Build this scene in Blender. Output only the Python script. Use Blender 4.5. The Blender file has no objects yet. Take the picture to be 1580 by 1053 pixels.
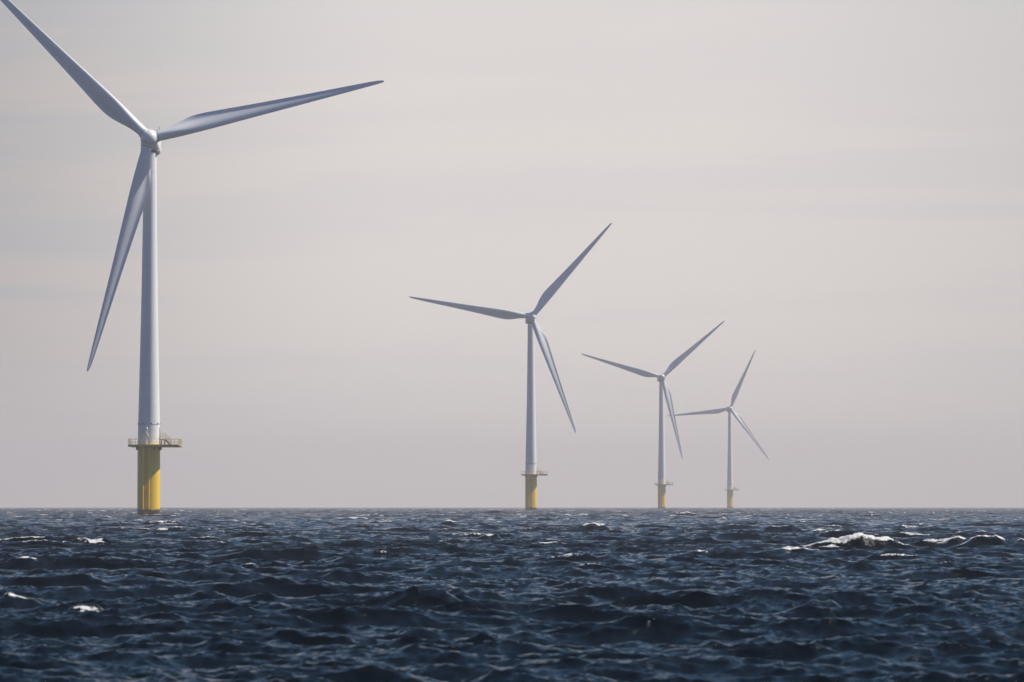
import bpy, bmesh, math, random
import numpy as np
from mathutils import Vector, Matrix

S = bpy.context.scene
COL = S.collection
R = math.radians
EARTH = 6.371e6
CAM_H = 1.87
FPX = 5717.0            # focal length in pixels of the 1580 px wide photograph
SUN_AZ, SUN_EL = R(79.0), R(48.0)

# ------------------------------------------------------------------ camera
cd = bpy.data.cameras.new('camera')
cam = bpy.data.objects.new('camera', cd)
COL.objects.link(cam)
cam.location = (0, 0, CAM_H)
cam.rotation_euler = (R(90 + 2.532), 0, 0)
cd.sensor_width = 36.0
cd.lens = 36.0 * FPX / 1580.0
cd.clip_start = 0.5
cd.clip_end = 60000
cd.dof.use_dof = True
cd.dof.focus_distance = 690
cd.dof.aperture_fstop = 4.2
S.camera = cam

# ------------------------------------------------------------------ world / sky
W = bpy.data.worlds.new('World')
S.world = W
W.use_nodes = True
nt = W.node_tree
N, L = nt.nodes, nt.links
N.clear()


def node(nodes, typ, **kw):
    n = nodes.new(typ)
    for k, v in kw.items():
        setattr(n, k, v)
    return n


def math_node(nodes, links, op, a, b=None, clamp=False):
    n = nodes.new('ShaderNodeMath')
    n.operation = op
    n.use_clamp = clamp
    for i, v in enumerate((a, b)):
        if v is None:
            continue
        if isinstance(v, (int, float)):
            n.inputs[i].default_value = v
        else:
            links.new(v, n.inputs[i])
    return n.outputs[0]


def map_range(nodes, links, v, a, b, c, d, smooth=True):
    n = nodes.new('ShaderNodeMapRange')
    n.interpolation_type = 'SMOOTHSTEP' if smooth else 'LINEAR'
    links.new(v, n.inputs['Value'])
    n.inputs['From Min'].default_value = a
    n.inputs['From Max'].default_value = b
    n.inputs['To Min'].default_value = c
    n.inputs['To Max'].default_value = d
    return n.outputs['Result']


def mix_col(nodes, links, f, a, b, mode='MIX'):
    n = nodes.new('ShaderNodeMix')
    n.data_type = 'RGBA'
    n.blend_type = mode
    for s, v in ((n.inputs[0], f), (n.inputs[6], a), (n.inputs[7], b)):
        if isinstance(v, (int, float)):
            s.default_value = v
        elif isinstance(v, tuple):
            s.default_value = (*v, 1)
        else:
            links.new(v, s)
    return n.outputs[2]


sky = node(N, 'ShaderNodeTexSky', sky_type='NISHITA', sun_disc=False)
sky.sun_elevation = SUN_EL
sky.sun_rotation = SUN_AZ
sky.air_density = 1.0
sky.dust_density = 0.1
sky.ozone_density = 3.0
SKY_STRENGTH = 0.056
tc = node(N, 'ShaderNodeTexCoord')
sep = node(N, 'ShaderNodeSeparateXYZ')
L.new(tc.outputs['Generated'], sep.inputs[0])
skyc = node(N, 'ShaderNodeVectorMath', operation='SCALE')
L.new(sky.outputs[0], skyc.inputs[0])
skyc.inputs['Scale'].default_value = SKY_STRENGTH
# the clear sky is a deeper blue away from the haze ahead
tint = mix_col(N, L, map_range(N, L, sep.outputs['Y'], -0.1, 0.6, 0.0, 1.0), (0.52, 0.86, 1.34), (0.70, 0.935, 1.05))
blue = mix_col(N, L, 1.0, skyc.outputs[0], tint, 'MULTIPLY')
# thin high cloud sheet drawn out into level streaks
mp = node(N, 'ShaderNodeMapping')
mp.inputs['Scale'].default_value = (5.0, 5.0, 70.0)
mp.inputs['Rotation'].default_value = (0, R(0.6), 0)
L.new(tc.outputs['Generated'], mp.inputs[0])
nz = node(N, 'ShaderNodeTexNoise')
nz.inputs['Scale'].default_value = 1.0
nz.inputs['Detail'].default_value = 5.0
nz.inputs['Roughness'].default_value = 0.55
nz.inputs['Distortion'].default_value = 0.5
L.new(mp.outputs[0], nz.inputs[0])
mp2 = node(N, 'ShaderNodeMapping')
mp2.inputs['Scale'].default_value = (2.0, 2.0, 14.0)
mp2.inputs['Location'].default_value = (3.1, 7.7, 0.4)
L.new(tc.outputs['Generated'], mp2.inputs[0])
nz2 = node(N, 'ShaderNodeTexNoise')
nz2.inputs['Scale'].default_value = 1.0
nz2.inputs['Detail'].default_value = 3.0
L.new(mp2.outputs[0], nz2.inputs[0])
streak = math_node(N, L, 'ADD', math_node(N, L, 'MULTIPLY', nz.outputs['Fac'], 0.6),
                   math_node(N, L, 'MULTIPLY', nz2.outputs['Fac'], 0.4))
gap = map_range(N, L, streak, 0.44, 0.60, 0.0, 1.0)            # 1 = cloud, 0 = thinner, bluer
# lens falloff put into the sheet's colour: dimmer towards both sides
side = math_node(N, L, 'MULTIPLY', map_range(N, L, sep.outputs['X'], -0.185, -0.02, 0.0, 1.0),
                 map_range(N, L, sep.outputs['X'], 0.03, 0.26, 1.0, 0.35))
cloud_lit = mix_col(N, L, side, (0.415, 0.38, 0.370), (0.74, 0.69, 0.657))
thin = mix_col(N, L, side, (0.335, 0.348, 0.375), (0.70, 0.664, 0.646))
veil = mix_col(N, L, gap, thin, cloud_lit)
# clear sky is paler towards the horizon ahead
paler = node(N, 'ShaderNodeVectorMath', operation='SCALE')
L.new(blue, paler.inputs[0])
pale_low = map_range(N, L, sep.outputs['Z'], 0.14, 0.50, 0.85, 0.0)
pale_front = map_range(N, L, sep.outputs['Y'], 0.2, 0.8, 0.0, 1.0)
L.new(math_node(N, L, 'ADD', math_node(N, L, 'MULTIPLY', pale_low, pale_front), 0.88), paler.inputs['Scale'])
low = map_range(N, L, sep.outputs['Z'], 0.128, 0.18, 1.0, 0.0)  # sheet fades out overhead
front = map_range(N, L, sep.outputs['Y'], 0.45, 0.95, 0.0, 1.0)
sheet = math_node(N, L, 'MULTIPLY', low, front)
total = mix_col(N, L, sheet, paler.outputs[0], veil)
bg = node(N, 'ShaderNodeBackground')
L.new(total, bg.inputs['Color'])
bg.inputs['Strength'].default_value = 1.0
wo = node(N, 'ShaderNodeOutputWorld')
L.new(bg.outputs[0], wo.inputs[0])

# ------------------------------------------------------------------ sun, exposure
sd = bpy.data.lights.new('sun', 'SUN')
sd.energy = 5.0
sd.angle = R(0.6)
sd.color = (1.0, 0.94, 0.86)
sun = bpy.data.objects.new('sun', sd)
COL.objects.link(sun)
sdir = Vector((math.sin(SUN_AZ) * math.cos(SUN_EL), math.cos(SUN_AZ) * math.cos(SUN_EL), math.sin(SUN_EL)))
sun.rotation_euler = sdir.to_track_quat('Z', 'Y').to_euler()
sun.location = (300, 100, 300)

vs = S.view_settings
S.display_settings.display_device = 'sRGB'
vs.view_transform = 'Standard'
vs.look = 'None'
vs.exposure = 0.13
vs.gamma = 1.0
vs.use_curve_mapping = False
S.render.engine = 'CYCLES'
S.cycles.use_denoising = True
S.cycles.max_bounces = 6
S.cycles.volume_bounces = 1
S.cycles.sample_clamp_indirect = 6.0
S.cycles.sample_clamp_direct = 2.5


# ------------------------------------------------------------------ helpers
class MB:
    """collects shapes, builds them as one mesh object"""

    def __init__(self):
        self.v, self.f, self.s = [], [], []

    def add(self, verts, faces, smooth=False):
        o = len(self.v)
        self.v += [tuple(p) for p in verts]
        self.f += [tuple(i + o for i in q) for q in faces]
        self.s += [smooth] * len(faces)

    def box(self, x0, x1, y0, y1, z0, z1, m=None):
        p = [Vector((x, y, z)) for z in (z0, z1) for y in (y0, y1) for x in (x0, x1)]
        if m:
            p = [m @ q for q in p]
        self.add(p, [(0, 2, 3, 1), (4, 5, 7, 6), (0, 1, 5, 4), (2, 6, 7, 3), (0, 4, 6, 2), (1, 3, 7, 5)])

    def tube(self, pts, r, n=8, closed=False):
        pts = [Vector(p) for p in pts]
        rings = []
        up0 = None
        for i, p in enumerate(pts):
            a = pts[max(i - 1, 0)]
            b = pts[min(i + 1, len(pts) - 1)]
            d = (b - a).normalized()
            if up0 is None:
                up0 = Vector((0, 0, 1)) if abs(d.z) < 0.9 else Vector((1, 0, 0))
            x = d.cross(up0).normalized()
            y = x.cross(d).normalized()
            rings.append([p + (x * math.cos(t) + y * math.sin(t)) * r for t in
                          [2 * math.pi * k / n for k in range(n)]])
        vs_ = [q for rg in rings for q in rg]
        fs = []
        for i in range(len(rings) - 1):
            for k in range(n):
                k2 = (k + 1) % n
                fs.append((i * n + k, i * n + k2, (i + 1) * n + k2, (i + 1) * n + k))
        self.add(vs_, fs, True)
        o = len(rings) - 1
        self.add(rings[0], [tuple(range(n))[::-1]])
        self.add(rings[o], [tuple(range(n))])

    def lathe(self, prof, n=48, axis='Z', m=None, cap=True):
        """prof: (radius, height) pairs"""
        rings = []
        for r, h in prof:
            ring = []
            for k in range(n):
                t = 2 * math.pi * k / n
                p = Vector((r * math.cos(t), r * math.sin(t), h))
                if axis == '-Y':
                    p = Vector((r * math.cos(t), -h, r * math.sin(t)))
                ring.append(m @ p if m else p)
            rings.append(ring)
        vs_ = [q for rg in rings for q in rg]
        fs = []
        for i in range(len(rings) - 1):
            for k in range(n):
                k2 = (k + 1) % n
                fs.append((i * n + k, i * n + k2, (i + 1) * n + k2, (i + 1) * n + k))
        self.add(vs_, fs, True)
        if cap:
            self.add(rings[0], [tuple(range(n))[::-1]])
            self.add(rings[-1], [tuple(range(n))])

    def build(self, name, mat, parent=None, sharp=35):
        me = bpy.data.meshes.new(name)
        me.from_pydata(self.v, [], self.f)
        bm = bmesh.new()
        bm.from_mesh(me)
        bmesh.ops.remove_doubles(bm, verts=bm.verts, dist=1e-5)
        bmesh.ops.recalc_face_normals(bm, faces=bm.faces)
        bm.to_mesh(me)
        bm.free()
        me.polygons.foreach_set('use_smooth', [True] * len(me.polygons))
        me.set_sharp_from_angle(angle=R(sharp))
        me.materials.append(mat)
        o = bpy.data.objects.new(name, me)
        COL.objects.link(o)
        if parent:
            o.parent = parent
        return o


def new_mat(name):
    m = bpy.data.materials.new(name)
    m.use_nodes = True
    m.node_tree.nodes.clear()
    return m, m.node_tree.nodes, m.node_tree.links


def finish(nodes, links, bsdf, vol=None):
    o = nodes.new('ShaderNodeOutputMaterial')
    links.new(bsdf, o.inputs['Surface'])


def obj_coords(nodes, links, scale=(1, 1, 1)):
    t = nodes.new('ShaderNodeTexCoord')
    m = nodes.new('ShaderNodeMapping')
    m.inputs['Scale'].default_value = scale
    links.new(t.outputs['Object'], m.inputs[0])
    return t, m.outputs[0]


def noise(nodes, links, vec, scale, detail=4, rough=0.55):
    n = nodes.new('ShaderNodeTexNoise')
    n.inputs['Scale'].default_value = scale
    n.inputs['Detail'].default_value = detail
    n.inputs['Roughness'].default_value = rough
    links.new(vec, n.inputs['Vector'])
    return n.outputs['Fac']


def paint(name, col, rough=0.4, dirt=0.08, dirtcol=(0.35, 0.33, 0.28), streak=(0.9, 0.9, 0.08), seams=0.0):
    m, n, l = new_mat(name)
    t, vec = obj_coords(n, l, streak)
    f = noise(n, l, vec, 1.6, 6, 0.6)
    f = map_range(n, l, f, 0.48, 0.8, 0.0, dirt)
    c = mix_col(n, l, f, col, dirtcol)
    f2 = noise(n, l, t.outputs['Object'], 0.35, 3)
    c = mix_col(n, l, map_range(n, l, f2, 0.3, 0.7, 0.0, 0.12), c, tuple(x * 0.8 for x in col))
    if seams:
        s = n.new('ShaderNodeSeparateXYZ')
        l.new(t.outputs['Object'], s.inputs[0])
        fr = math_node(n, l, 'FRACT', math_node(n, l, 'DIVIDE', s.outputs['Z'], seams))
        line = map_range(n, l, math_node(n, l, 'ABSOLUTE', math_node(n, l, 'SUBTRACT', fr, 0.5)),
                         0.465, 0.5, 0.0, 0.32)
        c = mix_col(n, l, line, c, tuple(x * 0.72 for x in col))
    b = n.new('ShaderNodeBsdfPrincipled')
    l.new(c, b.inputs['Base Color'])
    b.inputs['Roughness'].default_value = rough
    finish(n, l, b.outputs[0])
    return m


M_WHITE = paint('tower_paint', (0.83, 0.83, 0.81), 0.38, 0.06, seams=2.9)
M_BLADE = paint('blade_gelcoat', (0.80, 0.81, 0.81), 0.33, 0.06, streak=(1, 1, 0.15))
M_HUB = paint('hub_gelcoat', (0.83, 0.83, 0.81), 0.35, 0.06)
M_DARK = paint('dark_rubber', (0.05, 0.055, 0.06), 0.6, 0.2)
M_STEEL = paint('galvanised_steel', (0.38, 0.39, 0.39), 0.5, 0.3)
M_STAIR = paint('dark_grating', (0.16, 0.15, 0.13), 0.6, 0.3)
M_RAIL = paint('railing_yellow', (0.62, 0.46, 0.12), 0.5, 0.4, (0.30, 0.24, 0.12))
M_DECK = paint('deck_yellow', (0.55, 0.40, 0.06), 0.6, 0.4, (0.22, 0.18, 0.08), streak=(1, 1, 1))


def base_yellow():
    m, n, l = new_mat('splash_zone_yellow')
    t, vec = obj_coords(n, l, (1.0, 1.0, 0.12))
    f = map_range(n, l, noise(n, l, vec, 1.8, 6, 0.6), 0.45, 0.8, 0.0, 0.22)
    c = mix_col(n, l, f, (0.90, 0.575, 0.022), (0.45, 0.31, 0.05))
    s = n.new('ShaderNodeSeparateXYZ')
    l.new(t.outputs['Object'], s.inputs[0])
    wob = math_node(n, l, 'MULTIPLY', noise(n, l, t.outputs['Object'], 1.6, 5, 0.65), 1.3)
    h = math_node(n, l, 'SUBTRACT', s.outputs['Z'], wob)
    weed = map_range(n, l, h, 0.25, 0.62, 1.0, 0.0)
    c = mix_col(n, l, weed, c, (0.035, 0.026, 0.020))
    # faint rust runs above the weed line
    sp = map_range(n, l, noise(n, l, t.outputs['Object'], 3.0, 3), 0.68, 0.75, 0.0, 0.5)
    c = mix_col(n, l, sp, c, (0.30, 0.15, 0.05))
    b = n.new('ShaderNodeBsdfPrincipled')
    l.new(c, b.inputs['Base Color'])
    b.inputs['Roughness'].default_value = 0.42
    finish(n, l, b.outputs[0])
    return m


M_BASE = base_yellow()


# ------------------------------------------------------------------ sea surface
def spectrum(kx, ky, hs, lp, tx, ty):
    """JONSWAP wind sea, travelling towards (tx, ty); variance density in k space"""
    g = 9.81
    k = np.hypot(kx, ky)
    k[k == 0] = 1e-9
    w = np.sqrt(g * k)
    wp = math.sqrt(g * 2 * math.pi / lp)
    sig = np.where(w < wp, 0.07, 0.09)
    pk = 2.2 ** np.exp(-(w - wp) ** 2 / (2 * sig ** 2 * wp ** 2))
    E = w ** -5.0 * np.exp(-1.25 * (wp / w) ** 4) * pk
    ws = np.linspace(wp * 0.4, wp * 30, 6000)
    sg = np.where(ws < wp, 0.07, 0.09)
    Es = ws ** -5.0 * np.exp(-1.25 * (wp / ws) ** 4) * 2.2 ** np.exp(-(ws - wp) ** 2 / (2 * sg ** 2 * wp ** 2))
    E *= (hs / 4) ** 2 / (np.sum(Es) * (ws[1] - ws[0]))
    cosd = (kx * tx + ky * ty) / k
    th = np.arccos(np.clip(cosd, -1, 1))
    s_ = np.clip(10.0 * (w / wp) ** -1.0, 0.9, 10.0)
    D = np.cos(th / 2) ** (2 * s_)
    nrm = np.array([np.sum(np.cos(np.linspace(-math.pi, math.pi, 721) / 2) ** (2 * q)) * 2 * math.pi / 720
                    for q in np.linspace(0.9, 10.0, 30)])
    D /= np.interp(s_, np.linspace(0.9, 10.0, 30), nrm)
    return E * (0.5 * np.sqrt(g / k)) / k * D


def cascade(Ls, n, lmin, lmax, hs, lp, seed, tx, ty):
    rng = np.random.default_rng(seed)
    k1 = np.fft.fftfreq(n, Ls / n) * 2 * math.pi
    kx, ky = np.meshgrid(k1, k1)               # [iy, ix]
    k = np.hypot(kx, ky)
    P = spectrum(kx, ky, hs, lp, tx, ty)
    lo, hi = 2 * math.pi / lmax, 2 * math.pi / lmin
    P[(k < lo) | (k >= hi)] = 0
    dk = 2 * math.pi / Ls
    a = (rng.standard_normal((n, n)) + 1j * rng.standard_normal((n, n))) * np.sqrt(P) * dk
    k[0, 0] = 1
    F = lambda q: np.real(np.fft.ifft2(q)) * n * n
    h = F(a)
    dx, dy = F(1j * kx / k * a), F(1j * ky / k * a)
    jxx, jyy, jxy = F(-kx * kx / k * a), F(-ky * ky / k * a), F(-kx * ky / k * a)
    f32 = np.float32
    return [q.astype(f32) for q in (h, dx, dy, jxx, jyy, jxy)]


def sample(fields, Ls, n, x, y):
    """Catmull-Rom lookup of periodic tiles"""
    fx, fy = x / Ls * n, y / Ls * n
    ix, iy = np.floor(fx).astype(np.int64), np.floor(fy).astype(np.int64)
    tx, ty = (fx - ix).astype(np.float32), (fy - iy).astype(np.float32)

    def wts(t):
        return (-0.5 * t + t * t - 0.5 * t ** 3, 1 - 2.5 * t * t + 1.5 * t ** 3,
                0.5 * t + 2 * t * t - 1.5 * t ** 3, -0.5 * t * t + 0.5 * t ** 3)
    wx, wy = wts(tx), wts(ty)
    out = [np.zeros(x.shape, np.float32) for _ in fields]
    for j in range(4):
        jy = ((iy + j - 1) % n) * n
        for i in range(4):
            idx = jy + (ix + i - 1) % n
            w = wx[i] * wy[j]
            for q, f in enumerate(fields):
                out[q] += w * f.ravel()[idx]
    return out


def vnoise(x, y, seed):
    """smooth value noise, unit cell"""
    rng = np.random.default_rng(seed)
    T = rng.random((256, 256)).astype(np.float32)
    ix, iy = np.floor(x).astype(np.int64), np.floor(y).astype(np.int64)
    fx, fy = (x - ix).astype(np.float32), (y - iy).astype(np.float32)
    fx, fy = fx * fx * (3 - 2 * fx), fy * fy * (3 - 2 * fy)
    g = lambda a, b: T[b % 256, a % 256]
    return (g(ix, iy) * (1 - fx) + g(ix + 1, iy) * fx) * (1 - fy) + \
           (g(ix, iy + 1) * (1 - fx) + g(ix + 1, iy + 1) * fx) * fy


def sstep(a, b, x):
    t = np.clip((x - a) / (b - a), 0, 1)
    return t * t * (3 - 2 * t)


HS, LP = 0.46, 6.8
WIND = (math.sin(R(14)), -math.cos(R(14)))
LA, NA, LB, NB = 409.6, 2048, 41.0, 1024

# breaking crests: bearing x offset / distance (m), half width, height, foam strength, foam run down the face
# listed as (x, y, half_width, height, foam, face_foam, skew)
CAPS = []


def cap(px, pc, pb, hw, foam=1.0, face=0.3, lean=0.0):
    d = min(FPX * CAM_H / (pb - 779.3 - 0.8), 1500.0)
    H = (1.0 if hw > 50 else 1.2) * (pb - pc) * d / FPX + 0.05
    CAPS.append((d * (px - 790) / FPX, d, hw * d / FPX, min(H, 0.9), foam, face, lean))


cap(1322, 830, 851, 78, 1.3, 0.60, 0.10)
cap(1292, 823, 832, 30, 0.8, 0.1)
cap(1518, 833, 850, 44, 1.2, 0.5, 0.05)
cap(1460, 836, 848, 42, 1.1, 0.4)
cap(1575, 834, 842, 12, 0.9, 0.2)
cap(1203, 813, 824, 26, 1.0, 0.2, 0.2)
cap(916, 811, 821, 24, 1.0, 0.5, -0.25)
cap(970, 846, 856, 22, 0.8, 0.1, 0.3)
cap(1060, 792, 798, 15, 1.0, 0.5)
cap(145, 838, 847, 23, 1.16, 0.4)
cap(137, 939, 951, 33, 1.05, 0.6)
cap(28, 926, 940, 34, 0.75, 0.4, 0.2)
cap(250, 806, 813, 34, 0.9, 0.2)
cap(275, 817, 823, 9, 0.9, 0.3)
cap(755, 828, 836, 18, 0.9, 0.3)
cap(690, 806, 814, 15, 0.8, 0.3)
cap(612, 840, 848, 10, 0.7, 0.3)
cap(340, 837, 845, 22, 0.5, 0.2)
cap(40, 867, 879, 30, 0.7, 0.2)
cap(765, 787, 793, 14, 1.0, 0.4)
cap(840, 800, 806, 14, 0.7, 0.3)
cap(1345, 795, 799, 14, 0.9, 0.3)
cap(1420, 811, 816, 10, 0.8, 0.3)
cap(655, 925, 944, 50, 0.35, 0.2)
cap(1270, 930, 950, 40, 0.30, 0.2)
cap(385, 877, 884, 14, 0.8, 0.3)
cap(480, 845, 851, 16, 0.8, 0.3)
cap(690, 929, 939, 26, 0.7, 0.3)
cap(560, 812, 817, 14, 0.9, 0.3)
cap(1110, 858, 864, 24, 0.7, 0.2)
cap(1130, 812, 817, 14, 0.9, 0.3)
cap(80, 866, 874, 16, 0.8, 0.3)
cap(390, 834, 842, 25, 0.45, 0.1)


def build_sea():
    az = list(np.linspace(R(-10.5), R(10.5), 1060))
    step, a = az[1] - az[0], az[-1]
    side = []
    while a < math.pi - 0.12:
        step = min(step * 1.16, 0.11)
        a += step
        side.append(a)
    az = [-q for q in side[::-1]] + az + side
    az = np.array(az)
    rows = [2.0]
    while rows[-1] < 7600:
        r = rows[-1]
        if r < 20:
            g = 0.06
        elif r < 70:
            g = 0.0012
        elif r < 250:
            g = 0.0016
        elif r < 700:
            g = 0.0022
        elif r < 2400:
            g = 0.0014
        else:
            g = 0.0040
        step_r = r * g
        for c in CAPS:
            if -3.2 * c[3] - 0.1 < r - math.hypot(c[0], c[1]) + step_r and r - math.hypot(c[0], c[1]) < 1.6 * c[3] + 0.2:
                step_r = min(step_r, max(0.045, 0.00030 * r))
        rows.append(r + step_r)
    rr = np.array(rows)
    nr, na = len(rr), len(az)
    RR, AZ = np.meshgrid(rr, az, indexing='ij')
    X, Y = (RR * np.sin(AZ)).ravel(), (RR * np.cos(AZ)).ravel()
    RRf, AZf = RR.ravel(), AZ.ravel()
    A = cascade(LA, NA, 1.6, 60.0, HS, LP, 11, *WIND)
    B = cascade(LB, NB, 0.11, 1.6, HS, LP, 5, *WIND)
    chop = 1.15
    ca, sa = math.cos(R(21)), math.sin(R(21))
    sA = sample(A, LA, NA, X + 57, Y + 31)
    xb, yb = ca * X - sa * Y, sa * X + ca * Y
    sB = sample(B[:3], LB, NB, xb, yb)
    wB = (1 - sstep(1000, 3000, RRf)).astype(np.float32)
    near = sstep(6, 20, RRf) * (1 - sstep(R(11), R(30), np.abs(AZf)) * 0.7)
    near = near.astype(np.float32)
    h, dx, dy = 0 * sA[0], chop * sA[1], chop * sA[2]
    J = (1 + chop * sA[3]) * (1 + chop * sA[4]) - (chop * sA[5]) ** 2
    gB = 1.2
    h += wB * gB * sB[0]
    # rotate cascade B's displacement back
    gD = 0.8
    dx += wB * gD * (ca * sB[1] + sa * sB[2])
    dy += wB * gD * (-sa * sB[1] + ca * sB[2])
    thr = np.percentile(J[(RRf > 40) & (RRf < 700)], [0.3, 1.9])
    foam = 1 - sstep(thr[0], thr[1], J)
    patch = vnoise(X / 9.0, Y / 16.0, 3)
    foam *= sstep(0.34, 0.66, patch) * sstep(60, 130, RRf) * 0.58
    px, py, pz = X + near * dx, Y + near * dy, near * sA[0]
    for i, (cx, cy, hw, H, fm, face, lean) in enumerate(CAPS):
        idx = np.nonzero((np.abs(X - cx) < hw * 3.2) & (np.abs(Y - cy) < max(6.0, H * 12)))[0]
        if len(idx) == 0:
            continue
        u = px[idx] - cx
        crest = cy + lean * u + 0.35 * (vnoise(u / (hw * 0.7) + 31 * i, u * 0 + i, 8) - 0.5) * 2 * hw * 0.35
        v = py[idx] - crest                              # > 0 behind the crest
        along = 1 / (1 + (np.abs(u) / hw) ** 3.5)
        Hn = H * along * (0.88 + 0.24 * vnoise(u / (hw * 0.35) + 7 * i, u * 0, 9))
        big = hw > 1.3
        sf, sb = (H * 1.0, H * 3.2) if big else (H * 1.9, H * 3.5)
        prof = np.where(v < 0, np.exp(-(v / sf) ** 2), np.exp(-(v / sb) ** 2))
        blend = np.clip(along, 0, 1) * np.exp(-(v / (H * 5)) ** 2)
        pz[idx] = pz[idx] * (1 - (0.85 if big else 0.6) * blend) + Hn * prof \
            - (0.12 if big else 0.05) * np.exp(-(np.abs(u) / (1.3 * hw)) ** 4) * np.exp(-((v + 5 * H) / (4.5 * H)) ** 2) \
            - (0.16 if big else 0.0) * H * along * np.exp(-((v + 2.6 * H) / (1.4 * H)) ** 2)
        # torn foam: a ragged line on the crest, lace running down the face, remnants drifting behind
        o1, o2 = 13.0 * i, 29.0 * i
        lace = 0.45 * vnoise(u / 0.55 + o1, v / 0.30 + o2, 21) + 0.33 * vnoise(u / 0.20 + o2, v / 0.12 + o1, 22) \
            + 0.22 * vnoise(u / 0.08 + o1, v / 0.06, 23)
        gaps = vnoise(u / max(0.35 * hw, 0.5) + o2, u * 0 + 2.5 * i, 24)
        gaps = np.maximum(gaps, 0.72 if fm > 1.15 else 0.35)
        n2 = vnoise(u / 0.11, v / 0.09, 22)
        wet = np.exp(-(np.abs(u) / ((1.1 if fm > 1.25 else 0.85) * hw)) ** 3)
        edge = v + 0.02 * H + 0.28 * H * (vnoise(u / 0.35 + o1, u * 0, 25) - 0.5)
        top = np.exp(-(edge / ((0.46 if fm > 1.25 else 0.36) * H)) ** 2) * (0.25 + 0.95 * gaps)
        down = sstep(-2.0 * H, -0.3 * H, v) * (v < 0.2 * H) * sstep(0.46, 0.66, lace) * sstep(0.25, 0.6, gaps)
        if face > 0.55:
            down = down * sstep(0.35, -0.25, u / hw)
        drift = np.exp(-((v - 1.8 * H) / (1.6 * H)) ** 2) * sstep(0.55, 0.72, lace) * 0.5
        fo = fm * wet * (top * (0.45 + 0.9 * lace) + face * down * 0.9 + drift)
        foam[idx] = np.maximum(foam[idx] * (1 - 0.8 * blend), np.clip(fo, 0, 0.62 if cy < 260 and fm < 1.15 else 0.85))
        pz[idx] += 0.10 * H * np.clip(fo, 0, 1) * (n2 - 0.4) * 1.6
    pz += near * h
    lump = vnoise(X / 0.13, Y / 0.13, 40) - 0.5
    pz += (foam * lump * 0.06 * near).astype(np.float32)
    pz -= (px * px + py * py) / (2 * EARTH)
    nv = nr * na + 1
    co = np.empty((nv, 3), np.float32)
    co[:-1, 0], co[:-1, 1], co[:-1, 2] = px, py, pz
    co[-1] = (0, 0, 0)
    i = np.arange(nr - 1)[:, None] * na
    j = np.arange(na)[None, :]
    j2 = (j + 1) % na
    quads = np.stack([i + j, i + na + j, i + na + j2, i + j2], -1).reshape(-1, 4)
    tris = np.stack([np.full(na, nv - 1), np.arange(na), (np.arange(na) + 1) % na], -1)
    loops = np.concatenate([quads.ravel(), tris.ravel()]).astype(np.int32)
    nq, ntri = len(quads), len(tris)
    me = bpy.data.meshes.new('sea')
    me.vertices.add(nv)
    me.vertices.foreach_set('co', co.ravel())
    me.loops.add(len(loops))
    me.loops.foreach_set('vertex_index', loops)
    me.polygons.add(nq + ntri)
    starts = np.concatenate([np.arange(nq) * 4, nq * 4 + np.arange(ntri) * 3]).astype(np.int32)
    me.polygons.foreach_set('loop_start', starts)
    me.polygons.foreach_set('use_smooth', np.ones(nq + ntri, bool))
    at = me.attributes.new('foam', 'FLOAT', 'POINT')
    at.data.foreach_set('value', np.append(foam, 0).astype(np.float32))
    at = me.attributes.new('lod', 'FLOAT', 'POINT')
    at.data.foreach_set('value', np.append(sstep(150, 1300, RRf), 0).astype(np.float32))
    me.update(calc_edges=True)
    print('sea verts', nv, 'rows', nr, 'cols', na)

    m, n, l = new_mat('sea_water')
    t = n.new('ShaderNodeTexCoord')
    P = t.outputs['Object']
    water = n.new('ShaderNodeBsdfPrincipled')
    water.inputs['Base Color'].default_value = (0.0013, 0.0040, 0.0050, 1)
    water.inputs['Roughness'].default_value = 0.115
    water.inputs['IOR'].default_value = 1.333
    mp = n.new('ShaderNodeMapping')
    mp.inputs['Scale'].default_value = (1.0, 1.7, 1.0)
    mp.inputs['Rotation'].default_value = (0, 0, R(-14))
    l.new(P, mp.inputs[0])
    n1 = noise(n, l, mp.outputs[0], 5.0, 5, 0.66)
    bump = n.new('ShaderNodeBump')
    bump.inputs['Strength'].default_value = 1.0
    bump.inputs["Distance"].default_value = 0.034
    l.new(n1, bump.inputs['Height'])
    # waves too short for the mesh far out are carried by a coarser bump
    lod = n.new('ShaderNodeAttribute')
    lod.attribute_name = 'lod'
    bump2 = n.new('ShaderNodeBump')
    bump2.inputs['Distance'].default_value = 0.80
    l.new(lod.outputs['Fac'], bump2.inputs['Strength'])
    l.new(noise(n, l, mp.outputs[0], 1.3, 4, 0.6), bump2.inputs['Height'])
    l.new(bump.outputs[0], bump2.inputs['Normal'])
    l.new(bump2.outputs[0], water.inputs['Normal'])
    fo = n.new('ShaderNodeAttribute')
    fo.attribute_name = 'foam'
    f1 = noise(n, l, P, 5.0, 5, 0.7)
    f2 = noise(n, l, P, 12.0, 4, 0.75)
    br = math_node(n, l, 'ADD', math_node(n, l, 'MULTIPLY', f1, 0.5), math_node(n, l, 'MULTIPLY', f2, 0.5))
    q = math_node(n, l, 'ADD', fo.outputs['Fac'], math_node(n, l, 'MULTIPLY', math_node(n, l, 'SUBTRACT', br, 0.5), 2.3))
    q2 = map_range(n, l, q, 0.36, 0.60, 0.0, 1.0)
    q2 = math_node(n, l, 'MULTIPLY', q2, map_range(n, l, fo.outputs['Fac'], 0.08, 0.25, 0.0, 1.0))
    fb = n.new('ShaderNodeBsdfPrincipled')
    fb.inputs['Base Color'].default_value = (0.68, 0.68, 0.66, 1)
    fb.inputs['Roughness'].default_value = 0.75
    b2 = n.new('ShaderNodeBump')
    b2.inputs['Distance'].default_value = 0.05
    l.new(br, b2.inputs['Height'])
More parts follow.
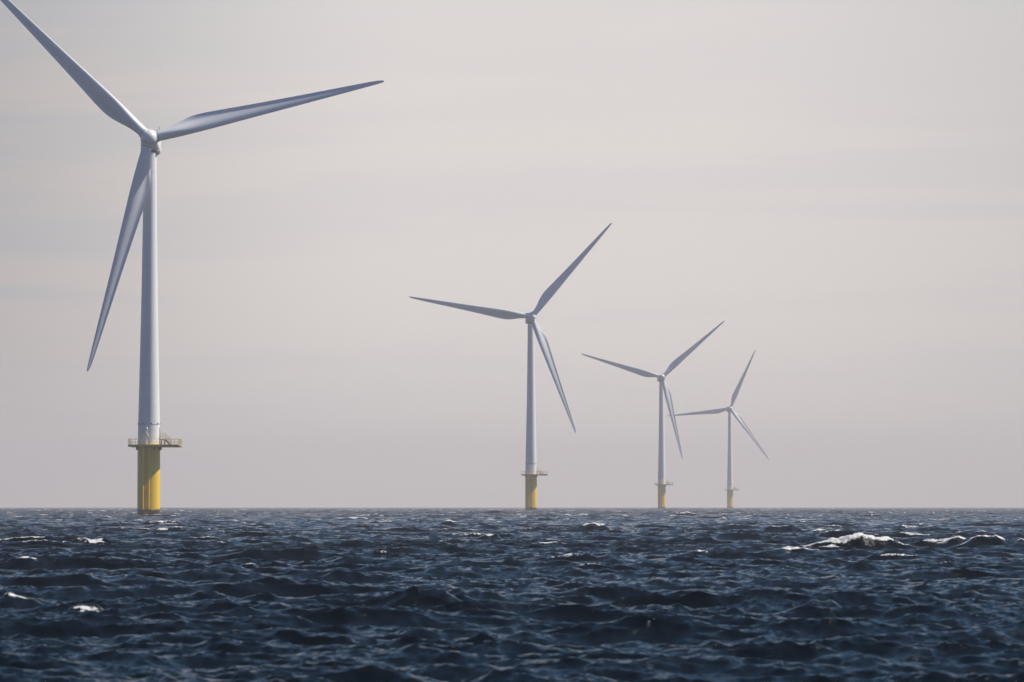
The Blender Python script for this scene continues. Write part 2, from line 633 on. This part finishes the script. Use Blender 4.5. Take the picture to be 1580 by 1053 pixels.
    l.new(b2.outputs[0], fb.inputs['Normal'])
    mx = n.new('ShaderNodeMixShader')
    l.new(q2, mx.inputs[0])
    l.new(water.outputs[0], mx.inputs[1])
    l.new(fb.outputs[0], mx.inputs[2])
    finish(n, l, mx.outputs[0])
    me.materials.append(m)
    o = bpy.data.objects.new('sea', me)
    COL.objects.link(o)
    o['kind'] = 'structure'
    return o


build_sea()

# ------------------------------------------------------------------ wind turbine
Z_DECK = 12.95
Z_HUB = 70.0
YAW = R(3.0)
TILT = R(-2.0)
NAC = Matrix.Rotation(YAW, 4, 'Z')
ROT = NAC @ Matrix.Rotation(TILT, 4, 'X')
HUB_OFF = 3.4


def airfoil(thick, camber, n=28):
    """closed outline, chord 0..1 from the leading edge; (x, y) with y>0 on the suction side"""
    xs = [0.5 * (1 - math.cos(math.pi * i / n)) for i in range(n + 1)]
    up, lo = [], []
    for x in xs:
        yt = 5 * thick * (0.2969 * math.sqrt(x) - 0.126 * x - 0.3516 * x * x + 0.2843 * x ** 3 - 0.1036 * x ** 4)
        yu = yt * 1.02 + camber * math.sin(math.pi * x) * 1.2
        if x < 0.24:
            g = math.sqrt(max(0.0, 1 - ((0.24 - x) / 0.24) ** 2))
        elif x < 0.82:
            g = 0.5 + 0.5 * math.cos(math.pi * (x - 0.24) / 0.58)
        else:
            g = 0.0
        hook = 0.013 * math.sin(math.pi * max(0.0, (x - 0.58) / 0.42)) ** 1.0 if x > 0.58 else 0.0
        yl = -0.43 * thick * g + hook * min(1.0, camber / 0.026)
        up.append((x, yu))
        lo.append((x, min(yl, yu - 0.004)))
    return up[::-1] + lo[1:-1]


def blade_mesh():
    # r, chord, relative thickness, twist deg, circle blend
    st = [(1.30, 1.90, 1.0, 14, 1.0), (2.2, 1.90, 1.0, 14, 1.0), (3.2, 2.0, 0.90, 14, 0.88), (4.4, 2.30, 0.72, 14, 0.62),
          (5.8, 2.78, 0.54, 13.5, 0.33), (7.2, 3.22, 0.42, 13, 0.12), (8.6, 3.46, 0.36, 12, 0.02), (10.0, 3.50, 0.32, 10.8, 0),
          (12.0, 3.38, 0.29, 9.3, 0), (15.0, 3.05, 0.26, 7.3, 0), (18.0, 2.75, 0.245, 5.8, 0), (22.0, 2.38, 0.23, 4.3, 0),
          (26.0, 2.05, 0.215, 3.0, 0), (30.0, 1.74, 0.20, 2.0, 0), (34.0, 1.44, 0.19, 1.2, 0), (38.0, 1.15, 0.18, 0.5, 0),
          (41.0, 0.92, 0.18, 0.0, 0), (43.0, 0.74, 0.18, -0.3, 0), (44.2, 0.54, 0.18, -0.5, 0), (44.7, 0.36, 0.18, -0.5, 0),
          (44.95, 0.16, 0.18, -0.5, 0)]
    # interpolate to more sections
    rs = [1.30]
    while rs[-1] < 44.0:
        rs.append(min(rs[-1] + (0.45 if rs[-1] < 12 else 0.9), 44.2))
    rs += [44.5, 44.7, 44.85, 44.95]
    S_ = np.array(st)

    def smooth(col, r):
        # Catmull-like smoothing by local averaging of linear interpolation
        q = np.linspace(-0.8, 0.8, 9) if 2.5 < r < 43 else np.array([0.0])
        return float(np.mean(np.interp(r + q, S_[:, 0], S_[:, col])))
    PITCH = 4.0
    rings = []
    n = 28
    for r in rs:
        c, t, tw, cb = (smooth(k, r) for k in (1, 2, 3, 4))
        af = airfoil(max(t, 0.18) if cb < 0.98 else 0.5, 0.026 * (1 - cb), n)
        beta = R(tw + PITCH)
        cd_ = Vector((math.cos(beta), -math.sin(beta), 0))       # towards the leading edge
        nn = Vector((math.sin(beta), math.cos(beta), 0))         # suction side, downwind
        axis = 0.5 * cb + (1 - cb) * 0.29
        pre = -0.9 * max(0, (r - 14) / 31) ** 2
        ring = []
        m_ = len(af)
        for i, (x, y) in enumerate(af):
            ang = math.pi * (i / (m_ / 2)) if True else 0
            # circle point with matching parameter: starts at the trailing edge, goes over the suction side
            cxx = 0.5 + 0.5 * math.cos(ang)
            cyy = 0.5 * math.sin(ang)
            px = x * (1 - cb) + cxx * cb
            py = y * (1 - cb) + cyy * cb
            ring.append(cd_ * ((axis - px) * c) + nn * (py * c) + Vector((0, pre, r)))
        rings.append(ring)
    b = MB()
    m_ = len(rings[0])
    vs_ = [p for rg in rings for p in rg]
    fs = []
    for i in range(len(rings) - 1):
        for k in range(m_):
            k2 = (k + 1) % m_
            fs.append((i * m_ + k, i * m_ + k2, (i + 1) * m_ + k2, (i + 1) * m_ + k))
    fs.append(tuple(range(m_))[::-1])
    fs.append(tuple(range((len(rings) - 1) * m_, len(rings) * m_)))
    b.add(vs_, fs, True)
    return b


def blade_matrix(alpha):
    return Matrix.Translation(ROT @ Vector((0, 0, 0)) + NAC @ Vector((0, -HUB_OFF, 0)) + Vector((0, 0, Z_HUB))) \
        @ ROT @ Matrix.Rotation(R(90 - alpha), 4, 'Y')


def rounded_rect(w, h, r, n=6):
    pts = []
    for cx, cz, a0 in ((w / 2 - r, h / 2 - r, 0), (-w / 2 + r, h / 2 - r, 90), (-w / 2 + r, -h / 2 + r, 180), (w / 2 - r, -h / 2 + r, 270)):
        for i in range(n + 1):
            a = R(a0 + 90 * i / n)
            pts.append((cx + r * math.cos(a), cz + r * math.sin(a)))
    return pts


def on_tower(h):
    """tower radius at height h above the deck"""
    H = Z_HUB - 2.35 - Z_DECK
    t = h / H
    return float(np.interp(t, [0, 0.07, 0.25, 0.5, 0.75, 1.0], [2.08, 2.02, 1.80, 1.52, 1.33, 1.20]))


def make_turbine(angles):
    root = bpy.data.objects.new('wind_turbine', None)
    COL.objects.link(root)
    # --- yellow foundation pile
    f = MB()
    f.lathe([(2.10, -6.0), (2.10, Z_DECK - 0.32)], 64)
    f.lathe([(2.18, Z_DECK - 0.30), (2.18, Z_DECK + 0.26)], 64)
    fo = f.build('foundation', M_BASE, root)
    for x, y in ((-0.80, -2.98), (0.23, -2.66)):
        t = MB()
        t.tube([(x, y, -3.0), (x, y, Z_DECK - 0.32)], 0.17, 12)
        for z in (1.6, 4.9, 8.2, 11.2):
            t.tube([(x, y, z), (x * 0.9, -1.95, z)], 0.10, 8)
            t.lathe([(0.21, z - 0.10), (0.21, z + 0.10)], 12, m=Matrix.Translation((x, y, 0)))
        t.build('boat_fender', M_BASE, fo)
    ld = MB()
    for x in (-0.50, -0.06):
        ld.tube([(x, -2.36, -2.0), (x, -2.36, Z_DECK - 0.32)], 0.035, 6)
    z = -1.9
    while z < Z_DECK - 0.4:
        ld.tube([(-0.50, -2.36, z), (-0.06, -2.36, z)], 0.018, 5)
        z += 0.3
    ld.build('ladder', M_RAIL, fo)
    for x, y in ((-2.15, -0.9), (1.25, -1.9), (2.15, 0.9), (-1.2, 1.9), (2.15, -0.9)):
        d = Vector((x, y, 0)).normalized()
        p0 = d * 2.05
        br = MB()
        br.box(-0.11, 0.11, -0.02, 0.42, Z_DECK - 0.85, Z_DECK - 0.31,
               Matrix.Translation(p0) @ Matrix.Rotation(math.atan2(d.y, d.x) - math.pi / 2, 4, 'Z'))
        br.build('bracket', M_DARK, fo)
    # --- work platform with its overhang to the right
    X0, X1, Y0, Y1 = -3.6, 5.9, -3.3, 3.3
    pf = MB()
    pf.box(X0, X1, Y0, Y1, Z_DECK - 0.10, Z_DECK)
    for y in (Y0 + 0.002, Y1 - 0.182):
        pf.box(X0 + 0.1, X1 - 0.1, y + 0.05, y + 0.17, Z_DECK - 0.31, Z_DECK - 0.10)
    for x in (X0 + 0.3, -2.5, -1.2, 1.2, 2.5, 4.0, X1 - 0.42):
        pf.box(x, x + 0.12, Y0 + 0.23, Y1 - 0.23, Z_DECK - 0.29, Z_DECK - 0.10)
    pf.box(X1 + 0.003, X1 + 0.20, Y0 + 0.2, Y0 + 0.7, Z_DECK - 0.36, Z_DECK - 0.04)
    po = pf.build('platform', M_DECK, root)
    rl = MB()
    ztop = Z_DECK + 1.18
    cor = [(X0 + .06, Y0 + .06), (X1 - .06, Y0 + .06), (X1 - .06, Y1 - .06), (X0 + .06, Y1 - .06)]
    for i in range(4):
        a, b = Vector((*cor[i], 0)), Vector((*cor[(i + 1) % 4], 0))
        for z in (Z_DECK + 0.60, ztop):
            rl.tube([a + Vector((0, 0, z)), b + Vector((0, 0, z))], 0.032, 6)
        k = max(1, round((b - a).length / 1.30))
        for j in range(k):
            p = a.lerp(b, j / k)
            rl.tube([p + Vector((0, 0, Z_DECK)), p + Vector((0, 0, ztop))], 0.036, 6)
        n_ = (b - a).normalized()
        mid = (a + b) / 2
        ln = (b - a).length / 2 - 0.05
        mm = Matrix.Translation(mid) @ Matrix.Rotation(math.atan2(n_.y, n_.x), 4, 'Z')
        rl.box(-ln, ln, -0.01, 0.01, Z_DECK + 0.002, Z_DECK + 0.14, mm)
    rl.build('railing', M_RAIL, po)
    # stair from the door landing down to the deck
    sg = MB()
    zl = Z_DECK + 1.12
    sg.box(2.02, 3.05, -0.55, 0.55, zl - 0.14, zl)
    for y in (-0.5, 0.5):
        d = Vector((4.15 - 3.05, 0, -1.05))
        ang = math.atan2(d.z, d.x)
        mm = Matrix.Translation((3.05, y, zl - 0.07)) @ Matrix.Rotation(-ang, 4, 'Y')
        sg.box(0, d.length, -0.03, 0.03, -0.12, 0.12, mm)
        sg.tube([(2.3, y, Z_DECK), (2.3, y, zl - 0.14)], 0.05, 6)
        sg.tube([(2.95, y, Z_DECK), (2.95, y, zl - 0.14)], 0.05, 6)
    for i in range(5):
        t_ = (i + 0.5) / 5
        x, z = 3.05 + t_ * 1.10, zl - 0.07 - t_ * 1.05
        sg.box(x - 0.12, x + 0.12, -0.46, 0.46, z - 0.02, z + 0.02)
    sg.build('stairs', M_STAIR, po)
    for y in (-0.53, 0.53):
        hr = MB()
        for dz in (1.05, 0.55):
            hr.tube([(2.12, y, zl + dz + 0.10), (2.7, y, zl + dz + 0.10), (3.05, y, zl + dz), (3.7, y, zl + dz - 0.62), (4.05, y, zl + dz - 1.0)], 0.026, 6)
        for x, z in ((2.12, zl), (2.6, zl), (3.05, zl), (3.6, zl - 0.55), (4.05, zl - 1.0)):
            hr.tube([(x, y, z), (x, y, z + 1.08)], 0.024, 6)
        hr.build('handrail', M_RAIL, po)
    # davit with its folded white jib standing at the front edge
    dv = MB()
    x, y = -0.20, -2.75
    dv.tube([(x, y, Z_DECK), (x, y, Z_DECK + 2.7)], 0.10, 10)
    dv.tube([(x, y, Z_DECK + 2.4), (x - 0.42, y - 0.1, Z_DECK + 1.45)], 0.085, 8)
    dv.tube([(x, y, Z_DECK + 2.4), (x + 0.40, y - 0.1, Z_DECK + 1.55)], 0.085, 8)
    dv.tube([(x, y, Z_DECK + 2.7), (x + 0.12, y, Z_DECK + 3.02)], 0.11, 8)
    dv.lathe([(0.02, Z_DECK + 2.92), (0.22, Z_DECK + 3.0), (0.25, Z_DECK + 3.14), (0.18, Z_DECK + 3.3), (0.02, Z_DECK + 3.34)], 14,
             m=Matrix.Translation((x + 0.02, y, 0)))
    dv.build('davit', M_HUB, po)
    for xx in (-0.85, 0.30):
        nl = MB()
        nl.tube([(xx, Y0 + 0.2, Z_DECK), (xx, Y0 + 0.2, Z_DECK + 1.45)], 0.05, 8)
        nl.lathe([(0.10, Z_DECK + 1.30), (0.12, Z_DECK + 1.36), (0.12, Z_DECK + 1.56), (0.04, Z_DECK + 1.62)], 10,
                 m=Matrix.Translation((xx, Y0 + 0.2, 0)))
        nl.build('navigation_light', M_STEEL, po)
    # --- tower
    H = Z_HUB - 2.35 - Z_DECK
    tw = MB()
    tw.lathe([(on_tower(H * i / 40), Z_DECK + 0.262 + (H - 0.262) * i / 40) for i in range(41)], 72)
    to = tw.build('tower', M_WHITE, root)
    fl = MB()
    h = 3.95
    fl.lathe([(on_tower(h) - 0.02, Z_DECK + h - 0.06), (on_tower(h) + 0.045, Z_DECK + h - 0.05), (on_tower(h) + 0.045, Z_DECK + h + 0.05), (on_tower(h) - 0.02, Z_DECK + h + 0.06)], 72, cap=False)
    for k in range(9):
        a = R(40 * k + 8)
        rr = on_tower(h) + 0.05
        fl.box(-0.09, 0.09, -0.09, 0.09, Z_DECK + h + 0.052, Z_DECK + h + 0.27,
               Matrix.Translation((rr * math.cos(a), rr * math.sin(a), 0)) @ Matrix.Rotation(a, 4, 'Z'))
    fl.tube([(0.12, -on_tower(3.3) - 0.03, Z_DECK + 3.1), (0.12, -on_tower(3.3) - 0.03, Z_DECK + 3.75)], 0.05, 6)
    fl.build('flange_ring', M_STEEL, to)
    dr = MB()
    rr = on_tower(2.2)
    dr.box(rr - 0.10, rr + 0.045, -0.45, 0.45, zl + 0.01, zl + 2.15)
    dr.build('door', M_STEEL, to)
    for hh in (H * 0.36, H * 0.70):
        w = MB()
        rr = on_tower(hh)
        w.lathe([(rr - 0.01, Z_DECK + hh - 0.05), (rr + 0.012, Z_DECK + hh - 0.04), (rr + 0.012, Z_DECK + hh + 0.04), (rr - 0.01, Z_DECK + hh + 0.05)], 72, cap=False)
        w.build('section_joint', M_HUB, to)
    yb = MB()
    yb.lathe([(1.16, Z_HUB - 2.36), (1.34, Z_HUB - 2.30), (1.36, Z_HUB - 2.08), (1.20, Z_HUB - 2.0)], 48)
    yb.build('yaw_ring', M_DARK, to)
    # --- nacelle
    nb = MB()
    secs = [(-1.85, 2.5, 2.6, 1.1, 0.0), (-1.5, 3.0, 3.1, 1.05, -0.05), (-0.7, 3.45, 3.6, 0.8, -0.22), (0.5, 3.6, 3.85, 0.55, -0.28), (4.0, 3.6, 3.85, 0.5, -0.28),
            (6.3, 3.5, 3.7, 0.5, -0.2), (6.9, 3.3, 3.4, 0.6, -0.1), (7.1, 2.6, 2.8, 0.7, -0.05)]
    rings = []
    for y, w, hh, rad, dz in secs:
        rings.append([NAC @ Vector((px, y, Z_HUB + dz + pz)) for px, pz in rounded_rect(w, hh, rad)])
    m_ = len(rings[0])
    fs = []
    for i in range(len(rings) - 1):
        for k in range(m_):
            k2 = (k + 1) % m_
            fs.append((i * m_ + k, i * m_ + k2, (i + 1) * m_ + k2, (i + 1) * m_ + k))
    fs.append(tuple(range(m_))[::-1])
    fs.append(tuple(range((len(rings) - 1) * m_, len(rings) * m_)))
    nb.add([p for rg in rings for p in rg], fs, True)
    no = nb.build('nacelle', M_HUB, root, 50)
    sk = MB()
    sk.box(0.9, 1.65, -0.6, 0.5, Z_HUB - 2.62, Z_HUB - 2.15, NAC)
    sk.tube([NAC @ Vector((1.3, -0.5, Z_HUB - 2.5)), NAC @ Vector((1.3, 0.4, Z_HUB - 2.5))], 0.34, 12)
    sk.build('yaw_drive_cover', M_STEEL, no)
    for x, hgt in ((1.45, 1.5), (1.05, 0.8)):
        ms = MB()
        ms.tube([NAC @ Vector((x, 4.6, Z_HUB + 1.45)), NAC @ Vector((x, 4.6, Z_HUB + 1.55 + hgt))], 0.05, 6)
        ms.tube([NAC @ Vector((x - 0.25, 4.6, Z_HUB + 1.55 + hgt * 0.8)), NAC @ Vector((x + 0.25, 4.6, Z_HUB + 1.55 + hgt * 0.8))], 0.04, 6)
        ms.build('wind_mast', M_STEEL, no)
    # --- hub
    hm = Matrix.Translation(NAC @ Vector((0, -HUB_OFF, 0)) + Vector((0, 0, Z_HUB))) @ ROT
    hb = MB()
    hb.lathe([(0.03, 2.12), (0.32, 2.09), (0.62, 1.98), (0.92, 1.78), (1.18, 1.48), (1.38, 1.10), (1.56, 0.65), (1.66, 0.15),
              (1.69, -0.4), (1.65, -0.95), (1.52, -1.30)], 56, axis='-Y')
    ho = hb.build('hub', M_HUB, root, 60)
    ho.matrix_local = hm
    # --- blades
    first = None
    for al in angles:
        if first is None:
            bo = blade_mesh().build('blade', M_BLADE, root, 50)
            cl = MB()
            cl.lathe([(1.16, 0.35), (1.12, 1.1), (1.06, 1.50), (1.03, 1.62)], 40)
            cl.build('root_collar', M_HUB, bo)
            sl = MB()
            sl.lathe([(0.90, 1.60), (1.0, 1.622), (1.0, 1.70), (0.90, 1.72)], 40)
            sl.build('root_seal', M_DARK, bo)
            first = bo
        else:
            bo = first.copy()
            COL.objects.link(bo)
            bo.parent = root
            for ch in list(first.children):
                c = ch.copy()
                COL.objects.link(c)
                c.parent = bo
        bo.matrix_local = blade_matrix(al)
    return root


def copy_tree(o, parent=None):
    c = o.copy()
    COL.objects.link(c)
    c.parent = parent
    for ch in list(o.children):
        copy_tree(ch, c)
    return c


def place(root, x, y):
    root.location = (x, y, -(x * x + y * y) / (2 * EARTH))


SPOTS = [
    (-67.6, 690, (13.9, 136.0, 255.6), 'nearest and largest white wind turbine, at the left, one blade running out of the frame'),
    (6.9, 1342, (49.4, 170.9, 290.5), 'second largest white wind turbine, on a yellow base near the middle of the horizon'),
    (79.6, 1971, (41.8, 164.0, 283.4), 'third largest white wind turbine, its lower blade crossing a blade tip of the smallest one'),
    (153.4, 2609, (66.5, 186.5, 306.7), 'smallest and farthest white wind turbine, rightmost of the row, pale in the haze'),
]
proto = make_turbine(SPOTS[0][2])
for i, (x, y, ang, lab) in enumerate(SPOTS):
    t = proto if i == 0 else copy_tree(proto)
    bl = sorted([c for c in t.children if c.name.split('.')[0] == 'blade'], key=lambda c: c.name)
    for b, al in zip(bl, ang):
        b.matrix_local = blade_matrix(al)
    place(t, x, y)
    t['label'] = lab
    t['category'] = 'wind turbine'
    t['group'] = 'offshore wind turbines in a row'

# ------------------------------------------------------------------ haze
hz = MB()
hz.box(-7900, 7900, -7900, 7900, -10.5, 118)
m, n, l = new_mat('sea_haze')
pv = n.new('ShaderNodeVolumePrincipled')
pv.inputs['Color'].default_value = (0.985, 0.90, 0.865, 1)
pv.inputs['Density'].default_value = 2.35e-4
pv.inputs['Anisotropy'].default_value = 0.0
oo = n.new('ShaderNodeOutputMaterial')
l.new(pv.outputs[0], oo.inputs['Volume'])
ho = hz.build('haze', m)
ho['kind'] = 'stuff'
